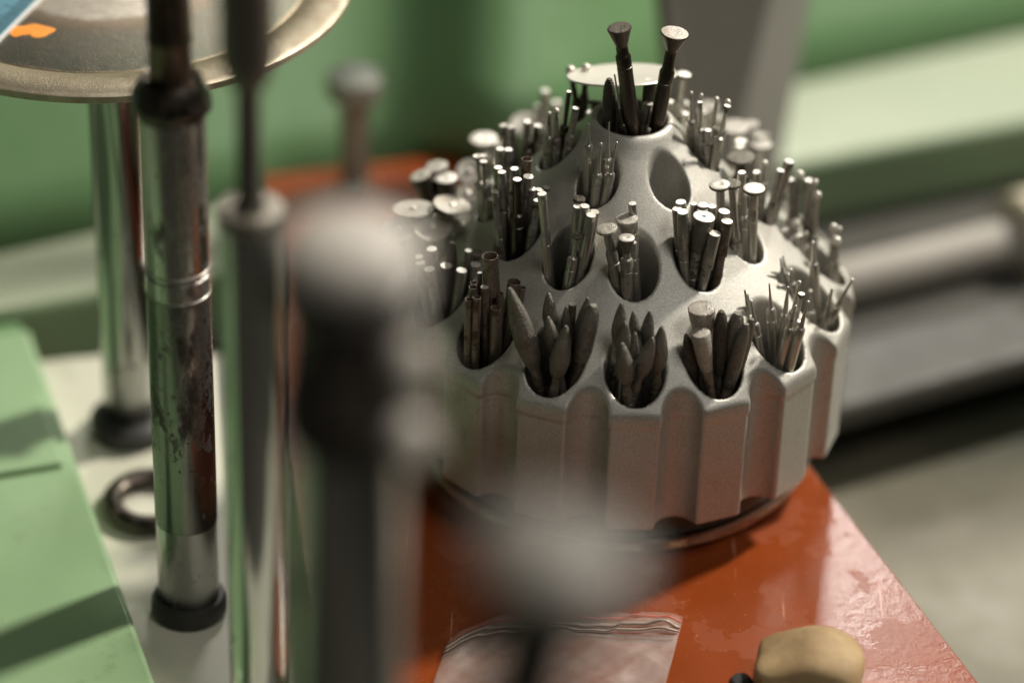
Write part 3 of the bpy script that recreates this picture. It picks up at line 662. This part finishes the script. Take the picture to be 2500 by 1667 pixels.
# --- upper tier
B('A0', 'needle', 1437, 301, 1434, 471, .9, .26, 'left needle-tipped bur', nl=5.6, hl=5)
B('A0', 'needle', 1487, 298, 1480, 478, .6, .26, 'tallest needle bur, standing right of centre,', nl=9.5, hl=9)
B('A0', 'ball', 1468, 349, 1451, 494, -2.6, .42, 'small ball bur leaning, front left,', nl=8.0)
B('A0', 'needle', 1506, 346, 1476, 490, -2.4, .26, 'front right needle bur leaning right', nl=8.2, hl=8)
B('A2', 'ball', 1688, 224, 1686, 350, .5, .42, 'leftmost fine ball bur', nl=7.6)
B('A2', 'ball', 1712, 229, 1708, 350, 2.2, .46, 'tall fine ball bur, second from left,', nl=9.5)
B('A2', 'cyl', 1709, 250, 1710, 384, -1.4, .62, 'small cylinder bur with bright collar', nl=7, hl=3)
B('A2', 'ball', 1750, 237, 1735, 350, 2.0, .66, 'round-headed bur, third from left,', nl=7.6)
B('A2', 'ball', 1778, 243, 1752, 370, 1.0, .72, 'round-headed bur half hidden at right', nl=8)
B('A2', 'invcone', 1776, 259, 1737, 407, -2.6, .86, 'front inverted-cone bur leaning right', nl=8.4, hl=1.8)
B('A2', 'cyl', 1729, 318, 1722, 400, -2.2, .9, 'short stub of a shank', hl=3)
B('A3', 'wheel', 1670, 181, 1654, 292, 1.5, 1.75, 'tall blurred flat-headed bur', nl=7)
B('A3', 'cyl', 1636, 248, 1634, 300, 2.5, .9, 'low blurred bur left of the tall one', hl=3)
B('A3', 'cyl', 1672, 277, 1664, 330, 0, 1.0, 'low blurred bur right of the tall one', hl=3)
B('A-1', 'ball', 1341, 273, 1338, 407, -.6, .56, 'leftmost fine ball bur', nl=6.5, mat='worn')
B('A-1', 'ball', 1358, 264, 1359, 398, -.9, .76, 'second fine ball bur from left', nl=8, mat='worn')
B('A-1', 'cyl', 1406, 264, 1384, 379, -2.0, .84, 'bright-ended cylinder bur leaning right', nl=7, hl=5, mat='worn')
B('A-1', 'cyl', 1389, 224, 1376, 330, 1.6, .55, 'tall dark slim bur', 'dark', nl=9, hl=5, head='dark')
B('A-2', 'ball', 1391, 162, 1409, 264, 1.4, 1.2, 'left of two blurred round-headed burs', nl=9, mat='dark')
B('A-2', 'ball', 1432, 157, 1424, 264, 1.4, 1.2, 'right of two blurred round-headed burs', nl=8, mat='dark')
B('A-2', 'wheel', 1452, 247, 1448, 300, 1, 2.3, 'low pale wheel bur beside the rim', nl=5, dt=3)
B('A-2', 'cyl', 1438, 274, 1434, 330, -1, .9, 'low pale round-ended stub', hl=3)
# --- middle tier
B('C0', 'invcone', 1530, 533, 1535, 620, 1.5, 2.5, 'pale-topped inverted-cone bur, tallest,', hl=4.4, nl=7, mat='worn', head='grit_pale', sr=1.3)
B('C0', 'wheel', 1481, 557, 1512, 715, -2.0, 2.4, 'pale wheel bur leaning out to the left', nl=6, head='grit_pale', mat='worn', sr=1.35)
B('C0', 'invcone', 1530, 580, 1531, 723, -3.6, 1.85, 'front bur with pale flat head, stained shank,', hl=3.8, nl=5.5, mat='worn', sr=1.45)
B('C0', 'cyl', 1544, 497, 1548, 620, 3.4, .95, 'slim flat-ended bur standing behind the pale heads', hl=4)
B('C0', 'cyl', 1546, 592, 1552, 715, -1.6, .8, 'hidden worn bur behind the front shank', hl=4, mat='worn', head='worn')
B('C1', 'cyl', 1662, 493, 1668, 620, 1.6, 1.25, 'rear left flat-ended bur', mat='worn', hl=7)
B('C1', 'cyl', 1653, 510, 1664, 660, -.5, 1.15, 'far left slim flat-ended bur', mat='worn', hl=7)
B('C1', 'cyl', 1667, 517, 1671, 678, -2.4, 1.35, 'front left waisted flat-ended bur', mat='worn', hl=8, nl=9.5)
B('C1', 'cyl', 1694, 498, 1696, 620, 3.0, .8, 'slim flat-ended bur at the back', hl=6)
B('C1', 'wheel', 1715, 500, 1712, 620, 2.4, 1.4, 'small wheel bur at the back', nl=7)
B('C1', 'cyl', 1739, 504, 1734, 620, 2.4, 1.0, 'bright-ended slim bur behind the thick one', hl=6)
B('C1', 'drum', 1719, 528, 1688, 694, -1.6, 2.6, 'thickest bur with broad pale flat head', mat='worn', hl=9, nl=13, head='cap', sr=1.5)
B('C1', 'cyl', 1768, 516, 1742, 650, 1.4, 1.4, 'rear right flat-ended bur', mat='worn', hl=8)
B('C1', 'cyl', 1775, 540, 1748, 690, -1.2, 1.4, 'right-hand rough flat-ended bur', mat='brown', hl=9)
B('C1', 'cyl', 1745, 570, 1713, 706, -3.4, 1.45, 'short front bur with bright end leaning right', mat='worn', hl=9)
B('C2', 'wheel', 1757, 450, 1764, 600, -1.4, 2.45, 'left flat wheel bur with thin rim', nl=13, hl=1.3, sr=1.25)
B('C2', 'wheel', 1786, 447, 1799, 614, -.6, 2.1, 'second wheel bur, half hidden behind the left one', nl=13, head='grit', sr=1.1)
B('C2', 'wheel', 1841, 459, 1834, 633, -2.0, 2.6, 'right-hand flat wheel bur on a straight shank', nl=5.5, sr=1.15)
B('C2', 'ball', 1820, 472, 1816, 560, 2.0, .55, 'small bright ball bur behind the wheel burs', nl=6)
B('C2', 'cyl', 1811, 421, 1812, 500, 3.2, .98, 'slim flat-ended bur standing at the back', hl=4)
B('C3', 'wheel', 1808, 382, 1808, 470, 0, 3.25, 'thick dark bur with glittering diamond-grit top', head='grit', mat='dark', nl=5, sr=2.0)
B('C3', 'cyl', 1847, 420, 1846, 520, -1.0, .9, 'short bright-ended bur before the gritty one', hl=5)
B('C3', 'ball', 1867, 392, 1860, 470, 2.0, .85, 'slim ball bur behind the leaning pair', nl=6)
B('C3', 'cyl', 1927, 394, 1885, 540, -.6, 1.22, 'farther of two burs leaning right', nl=9.5, hl=5, mat='worn')
B('C3', 'cyl', 1906, 416, 1874, 545, -3.0, 1.0, 'nearer of two burs leaning right', nl=9, hl=5, mat='worn')
B('C4', 'cyl', 1809, 344, 1806, 420, 0, 1.5, 'blurred thick flat-ended bur', hl=6)
B('C4', 'cyl', 1807, 357, 1804, 430, -2, 1.1, 'blurred slim bur before the thick one', hl=6)
B('C5', 'wheel', 1675, 252, 1668, 330, 0, 1.0, 'blurred small wheel bur', nl=5)
B('C5', 'wheel', 1716, 272, 1712, 340, 1, 1.3, 'blurred low wheel bur', nl=5)
B('C-1', 'wheel', 1414, 484, 1412, 600, 2.8, 1.4, 'dull dark wheel bur, rearmost,', nl=6, head='grit_dark')
B('C-1', 'cyl', 1412, 504, 1397, 660, .6, 1.15, 'left of the twin flat-ended burs', hl=14)
B('C-1', 'cyl', 1428, 503, 1408, 660, -.4, 1.1, 'right of the twin flat-ended burs', hl=14)
B('C-1', 'cyl', 1452, 517, 1424, 670, -.2, 1.1, 'rear right bright-ended bur', hl=14)
B('C-1', 'cyl', 1443, 525, 1414, 682, -2.2, 1.2, 'long bright-ended bur leaning right', hl=14)
B('C-1', 'wheel', 1409, 573, 1387, 694, -3.4, 1.3, 'short front bur with cupped ring end', nl=6, head='grit', sr=1.25)
B('C-1', 'cyl', 1323, 473, 1340, 668, -1.0, 1.12, 'tall bur leaning left with a bright collar', hl=2, nl=10)
B('C-2', 'cyl', 1208, 468, 1222, 617, -1.4, .9, 'leftmost front bur with bright tip', nl=9, hl=2, mat='worn')
B('C-2', 'cyl', 1225, 420, 1230, 560, 0, 1.02, 'bright-tipped bur, second from left,', nl=7, hl=2.5, mat='worn')
B('C-2', 'cyl', 1216, 409, 1218, 540, 2.4, 1.05, 'dull-tipped bur behind the left ones', mat='worn', hl=4, head='worn')
B('C-2', 'cyl', 1256, 412, 1256, 540, 3.0, 1.05, 'dull-tipped bur in the middle of the back', mat='worn', hl=4, head='worn')
B('C-2', 'tube', 1286, 388, 1282, 520, 3.6, 1.25, 'hollow dull tube at the back', mat='worn')
B('C-2', 'cyl', 1263, 438, 1262, 600, -1.6, 1.08, 'thick dark-shanked bur with bright tip', mat='dark', nl=9, hl=3, sr=1.7)
B('C-2', 'cyl', 1290, 431, 1278, 570, 1.0, 1.25, 'bright-tipped bur right of the thick one', mat='worn', hl=5)
B('C-2', 'cyl', 1299, 461, 1289, 580, .4, .98, 'dull-tipped bur before the right cluster', mat='worn', hl=4)
B('C-2', 'cyl', 1317, 463, 1302, 590, 1.2, .92, 'half hidden bur of the right cluster', mat='worn', hl=3)
B('C-2', 'wheel', 1334, 456, 1310, 570, 2.2, 1.0, 'rear wheel bur of the right cluster', mat='worn', nl=6, head='grit')
B('C-2', 'cyl', 1311, 489, 1293, 602, -2.0, .9, 'bright-tipped collared bur leaning right', mat='worn', nl=6.6, hl=2.4)
B('C-3', 'wheel', 1165, 381, 1176, 500, 0, 1.05, 'small bright wheel bur, leftmost,', nl=7, mat='worn')
B('C-3', 'wheel', 1180, 380, 1188, 500, 1.4, .95, 'small bright wheel bur, second,', nl=7, mat='worn')
B('C-3', 'wheel', 1180, 394, 1184, 530, -2.4, .92, 'front wheel bur', nl=6.6, mat='worn')
B('C-3', 'ball', 1196, 446, 1192, 530, -3.0, .55, 'tiny ball bur low at the front', nl=4, mat='worn')
B('C-3', 'cyl', 1221, 364, 1222, 470, 0, 1.0, 'dull slim bur, third from left,', mat='worn', hl=4, head='worn')
B('C-3', 'cyl', 1242, 365, 1240, 470, .8, 1.0, 'dull slim bur, fourth from left,', mat='worn', hl=4, head='worn')
B('C-4', 'cyl', 1229, 306, 1240, 400, -2, 1.0, 'blurred bright shank, leftmost,', mat='worn', hl=4)
B('C-4', 'cyl', 1248, 309, 1256, 400, 0, .95, 'blurred shank, second from left,', mat='worn', hl=4)
B('C-4', 'cyl', 1288, 297, 1282, 400, 1, .95, 'blurred shank, third from left,', mat='worn', hl=4)
B('C-4', 'cyl', 1313, 307, 1300, 400, 0, .95, 'blurred dark shank leaning right', mat='dark', hl=4)
B('C-4', 'ball', 1326, 311, 1312, 400, -2, 1.0, 'blurred round-headed bur, rightmost,', mat='worn', nl=5)
B('C-4', 'tube', 1284, 367, 1282, 440, -2.4, 1.1, 'dull ring-ended tube low at the front', mat='worn')
# --- lowest tier
B('D0', 'flame', 1518, 739, 1504, 868, 1.6, 1.7, 'tall dark flame bur at the back left', hl=11, mat='worn')
B('D0', 'flame', 1527, 784, 1520, 880, -.6, 1.7, 'flame bur standing behind the largest one', hl=9, mat='worn')
B('D0', 'flame', 1518, 836, 1535, 986, -4.6, 2.15, 'largest flame bur, front left,', hl=11, mat='brown')
B('D0', 'flame', 1546, 759, 1550, 860, 3.6, 1.35, 'rear flame bur in the middle', hl=9, mat='worn')
B('D0', 'flame', 1551, 810, 1543, 900, 0, 1.3, 'small central flame bur of the cluster', hl=7, mat='worn')
B('D0', 'flame', 1587, 758, 1574, 860, 2.8, 1.55, 'rear right flame bur', hl=9, mat='worn')
B('D0', 'flame', 1595, 823, 1553, 945, -3.0, 1.95, 'wide flame bur leaning right at the front', hl=11, mat='brown')
B('D0', 'flame', 1616, 795, 1601, 950, -1.0, 1.95, 'rightmost flame bur with stepped neck', hl=12, mat='brown')
B('D1', 'drum', 1713, 751, 1719, 850, 1.4, 3.1, 'largest flat-topped drum bur', hl=6.5, nl=9, mat='worn', head='grit_pale')
B('D1', 'drum', 1710, 811, 1735, 966, -3.2, 2.2, 'front bullet bur with bright flat end', hl=10, nl=14, mat='brown', head='grit_pale')
B('D1', 'round', 1761, 757, 1757, 930, 0, 1.75, 'long dark blunt bur in the middle', hl=17, mat='brown', head='grit_dark')
B('D1', 'round', 1802, 761, 1777, 900, 1.2, 2.2, 'thick blunt bur leaning right', hl=17, mat='brown')
B('D1', 'round', 1823, 788, 1771, 966, -1.8, 1.6, 'rightmost long blunt bur leaning right', hl=17, mat='brown')
B('D1', 'round', 1836, 776, 1800, 900, 1.2, 1.5, 'half hidden blunt bur behind the right one', hl=17, mat='brown')
B('D1', 'flame', 1674, 814, 1697, 935, -1.8, 1.8, 'leftmost flame bur leaning left', hl=13, mat='brown', head='grit_dark')
B('D2', 'needle', 1818, 707, 1838, 828, 1.2, .30, 'leftmost needle bur', nl=7, hl=6)
B('D2', 'needle', 1825, 718, 1845, 840, 2.4, .30, 'needle bur just behind the leftmost one', nl=6, hl=6)
B('D2', 'ball', 1833, 732, 1858, 882, -2.0, .40, 'front left bur with tiny round tip', nl=6.4)
B('D2', 'needle', 1878, 691, 1890, 870, 1.6, .24, 'tallest needle bur standing alone', nl=6.8, hl=6)
B('D2', 'needle', 1924, 699, 1908, 850, 1.0, .34, 'needle bur right of the lone one', nl=7.4, hl=6)
B('D2', 'ball', 1952, 685, 1922, 845, 2.6, .50, 'rear bur with small round tip', nl=8)
B('D2', 'wheel', 1957, 717, 1932, 860, -.2, .85, 'bur with small flat head', nl=7)
B('D2', 'needle', 1943, 745, 1902, 893, -4.0, .32, 'front needle bur leaning right', nl=6.2, hl=5)
B('D2', 'ball', 1974, 734, 1926, 902, -4.4, .38, 'frontmost bur with fine tip leaning right', nl=7.4)
B('D3', 'ball', 1978, 707, 1980, 800, -2.0, .5, 'left fine-tipped bur', nl=6)
B('D3', 'needle', 2032, 703, 2010, 803, -3.6, .46, 'front needle bur', nl=7, hl=6, mat='worn')
B('D3', 'ball', 2082, 680, 2026, 780, -2.0, .5, 'bur leaning far out to the right', nl=8.5, mat='worn')
B('D3', 'needle', 1905, 628, 1916, 700, -1.0, .26, 'small needle at the left', nl=4, hl=4)
B('D3', 'needle', 1911, 624, 1926, 710, .4, .28, 'small needle, second from left,', nl=5, hl=4)
B('D3', 'ball', 1985, 589, 1988, 660, 3.0, .42, 'needle bur standing at the back', nl=6)
B('D3', 'ball', 1930, 655, 1938, 740, -2, .5, 'low bur with bright collar', nl=4)
B('D4', 'ball', 1953, 417, 1941, 540, 4.5, 1.1, 'tall blurred round-headed bur', nl=13, mat='worn')
B('D4', 'cyl', 1930, 438, 1930, 560, 4, 1.0, 'tall blurred slim bur at the left', hl=10, mat='worn')
B('D4', 'cyl', 1974, 440, 1968, 570, 4, 1.0, 'tall blurred slim bur in the middle', hl=10, mat='worn')
B('D4', 'ball', 1991, 438, 1982, 590, 3, .7, 'tall blurred thin bur at the back', nl=12, mat='worn')
B('D4', 'ball', 1997, 468, 1985, 596, 1, .95, 'tall blurred ball bur at the right', nl=12, mat='worn')
B('D4', 'ball', 1941, 536, 1944, 600, 0, 1.2, 'low bur with round bright head', nl=4)
B('D4', 'ball', 1966, 564, 1968, 620, -1, .7, 'low bur with small round head', nl=4)
B('D4', 'cyl', 1918, 560, 1926, 640, -3, 1.0, 'short collared bur at the left', hl=3)
B('D4', 'cyl', 1949, 573, 1954, 640, -3, 1.1, 'short collared bur in the middle', hl=3)
B('D4', 'ball', 2035, 546, 2024, 690, -3.5, .95, 'beaded bur at the right edge', nl=12, mat='worn')
B('D4', 'ball', 2050, 553, 2036, 690, -2, .6, 'thin bur behind the beaded one', nl=10, mat='worn')
B('D4', 'ball', 2043, 578, 2030, 695, -4.4, 1.1, 'round-headed bur before the beaded one', nl=7, mat='worn')
B('D6', 'wheel', 1795, 308, 1790, 400, 0, 3.7, 'broad blurred pale flat head', nl=5, head='cap')
B('D6', 'wheel', 1834, 301, 1828, 400, 2, 1.75, 'blurred small pale round head', nl=5)
B('D6', 'wheel', 1848, 328, 1843, 400, 0, 1.6, 'blurred pale round head in the middle', nl=5)
B('D6', 'wheel', 1857, 350, 1850, 430, -2.5, 2.75, 'blurred flat wheel bur on a dark shank', nl=5)
B('D6', 'cyl', 1869, 330, 1862, 420, 3, 1.0, 'blurred slim bur at the right', hl=5, mat='worn')
B('D7', 'wheel', 1729, 257, 1724, 350, 0, 2.5, 'blurred tilted pale wheel bur', nl=5)
B('D7', 'wheel', 1752, 285, 1748, 370, -2, 1.7, 'blurred low pale head', nl=5)
B('D-1', 'flame', 1243, 702, 1325, 960, -1.2, 2.7, 'very large dark cone bur leaning left', hl=22, mat='brown', sr=1.6)
B('D-1', 'flame', 1339, 714, 1350, 860, 2.6, 1.8, 'rear left flame bur', hl=10, mat='brown')
B('D-1', 'flame', 1337, 772, 1362, 900, -1.2, 1.65, 'flame bur leaning left before the rear one', hl=9, mat='brown')
B('D-1', 'flame', 1383, 747, 1378, 860, 2.2, 1.15, 'slim flame bur in the middle', hl=8, mat='brown')
B('D-1', 'flame', 1383, 795, 1350, 966, -4.2, 2.3, 'large flame bur at the front', hl=14, mat='brown')
B('D-1', 'flame', 1436, 726, 1400, 915, 1.4, 1.8, 'tall flame bur at the back right', hl=13, mat='brown')
B('D-1', 'round', 1450, 742, 1405, 930, -1.6, 2.15, 'thick ridged bur at the right', hl=15, mat='brown')
B('D-1', 'cyl', 1398, 742, 1394, 840, 3.4, .9, 'slim rod at the back', hl=5, mat='brown', head='brown')
B('D-2', 'tube', 1196, 625, 1206, 790, .8, 1.85, 'widest hollow tube, standing tallest,', 'dark', sr=1.6, hl=10)
B('D-2', 'tube', 1155, 700, 1157, 830, -1.0, .98, 'hollow tube, second from left at the back,', 'brown', sr=.98, hl=14)
B('D-2', 'tube', 1157, 690, 1160, 820, 1.2, .9, 'hollow tube hidden behind its twin', 'brown', sr=.88, hl=14)
B('D-2', 'cyl', 1183, 700, 1186, 850, -1.0, 1.02, 'solid rod with pale end among the tubes', 'brown', hl=14)
B('D-2', 'tube', 1144.5, 730, 1142, 850, -3.2, .88, 'leftmost thick-walled hollow tube', 'brown', sr=.86, hl=16)
B('D-2', 'tube', 1164, 725, 1160, 870, -3.6, .96, 'front hollow tube with worn bright rim', 'brown', sr=.94, hl=16)
B('D-2', 'tube', 1210, 751, 1206, 870, -3.2, 1.18, 'front right hollow tube', 'brown', sr=1.1, hl=16)
B('D-2', 'tube', 1220, 716, 1216, 850, -.4, .82, 'small hollow tube at the right', 'brown', sr=.8, hl=12)
B('D-2', 'tube', 1255, 688, 1240, 840, 1.2, 1.5, 'large hollow tube leaning right', 'brown', sr=1.4, hl=12)
B('D-2', 'tube', 1276, 702, 1252, 850, 1.0, .8, 'small hollow tube leaning far right', 'brown', sr=.8, hl=12)
B('D-2', 'cyl', 1171, 666, 1173, 800, 1.2, .52, 'thin rod beside the widest tube', 'brown', hl=6)
B('D-3', 'cyl', 1048, 657, 1072, 790, -2.6, 1.3, 'front pale-ended stick leaning left', 'worn', hl=16)
B('D-3', 'cyl', 1089, 648, 1082, 780, -.6, 1.45, 'thickest pale-ended stick, standing upright,', 'dark', hl=16)
B('D-3', 'cyl', 1127, 660, 1108, 780, -1.8, 1.28, 'pale-ended stick leaning right', 'worn', hl=16)
B('D-3', 'cyl', 1024, 641, 1046, 770, -1.0, 1.2, 'far left pale-ended stick', 'worn', hl=16)
B('D-3', 'cyl', 1022, 627, 1040, 750, .6, 1.05, 'slim stick behind the far left one', 'worn', hl=16)
B('D-3', 'cyl', 1053, 608, 1062, 720, 1.6, 1.3, 'pale-ended stick in the middle row', 'worn', hl=16)
B('D-3', 'round', 1104, 590, 1098, 700, 2.4, 1.45, 'round-nosed dark stick with a coppery glint', 'dark', head='grit_dark', hl=16)
B('D-3', 'cyl', 1161, 645, 1150, 740, .6, 1.28, 'dull-ended stick at the right', 'worn', hl=12)
B('D-3', 'cyl', 1144, 612, 1136, 720, 3.2, .9, 'slim dim stick at the back', 'worn', hl=12, head='worn')
B('D-3', 'wheel', 1164, 616, 1150, 720, 3.2, 1.6, 'dim tilted wheel bur at the back', 'worn', head='grit')
def D(h, tx, ty, nrm, L, d, hr, desc, head='grit_pale', sr=1.15, th=.7):
    hx, hy = hole_xy(h); T = aty(tx, ty, hy + d); n = np.array(nrm, float); n /= np.linalg.norm(n); ft = np.array([hx, hy, T[2] - L]); sh = T - ft; sh = sh / np.linalg.norm(sh)
    ax = n
    o = tag(empty('disc_bur', ft, axis_rot(sh)), desc + ' ' + HP[h], 'bur', 'burs standing in the holder')
    LL = float(np.linalg.norm(T - ft))
    lathe_obj('shank', [(0, 0), (sr, 0), (sr, LL - 5), (sr * .7, LL - 4), (sr * .7, LL - .8), (0, LL - .8)], M['worn'], o, 16)
    q = axis_rot(sh).inverted() @ axis_rot(ax)
    hd = lathe_obj('disc_head', [(0, -th), (hr * .3, -th), (hr * .5, -th * .7), (hr * .97, -th * .5), (hr, -th * .3), (hr * .98, 0), (hr * .3, .02), (hr * .22, -.1), (0, -.1)], M[head], o, 48)
    hd.location = (0, 0, (LL) * S); hd.rotation_euler = q.to_euler()
    sc_ = lathe_obj('centre_screw', [(0, 0), (.75, 0), (.75, .25), (.4, .45), (0, .5)], M['cap'], o, 14)
    sc_.location = hd.location; sc_.rotation_euler = hd.rotation_euler
D('T', 1518, 181, (-.07, .30, .94), 40, 10.5, 12.8, 'large thin round abrasive disc lying almost edge-on', head='cap', th=1.)
D('D-4', 1008, 509, (-.08, .12, 1), 34, 2, 4.9, 'blurred grey wide disc head, leftmost,')
D('D-4', 1104, 500, (.18, .05, 1), 34, 1.5, 4.5, 'grey disc head tilted to the right')
D('D-4', 1055, 553, (-.02, -.28, 1), 32, -2.5, 4.6, 'frontmost grey disc head with centre screw')
D('D-4', 1129, 547, (.05, -.2, 1), 30, 0, 3.3, 'dim greenish disc head at the right', head='grit')
D('D-4', 972, 560, (-.2, -.2, 1), 32, -2, 4.2, 'whitish blurred disc head at the left edge')
D('D-5', 1145, 417, (-.15, -.75, 1), 32, 3, 3.2, 'bright tilted disc head', head='cap')
D('D-5', 1141, 471, (0, -.6, 1), 30, -2, 2.5, 'dull round disc head facing the camera', head='grit')
B('D-5', 'drum', 1026, 428, 1068, 530, -1.5, 2.75, 'left dark cone-shaped bur with pale flat top', head='cap', hl=9, nl=12, mat='dark', sr=1.4)
B('D-5', 'drum', 1088, 434, 1094, 540, -1.5, 2.75, 'right dark cone-shaped bur with pale flat top', head='cap', hl=9, nl=12, mat='dark', sr=1.4)
B('D-5', 'drum', 1066, 405, 1082, 510, 2.5, 2.85, 'rear cone-shaped bur with dim flat top', head='grit_pale', hl=9, nl=12, mat='dark', sr=1.4)
B('D-6', 'wheel', 1180, 338, 1184, 430, 0, 3.5, 'blurred pale flat wheel head', nl=5, sr=1.9, mat='worn')
B('D-6', 'wheel', 1211, 350, 1208, 430, -1.5, 1.25, 'blurred small head right of flat wheel', nl=5)
B('D-7', 'cyl', 1331, 222, 1329, 300, 1.5, 1.1, 'blurred slim rod standing tallest', hl=6, mat='worn', head='worn')
B('D-7', 'cyl', 1359, 250, 1355, 320, 1, 1.15, 'blurred slim rod at the right', hl=6, mat='worn', head='worn')
B('D-7', 'cyl', 1311, 258, 1312, 320, 1, .7, 'blurred thin rod at the left', hl=6, mat='worn')
D('D-7', 1282, 303, (-.1, -.35, 1), 30, 0, 3.9, 'blurred large pale tilted disc head', head='cap')
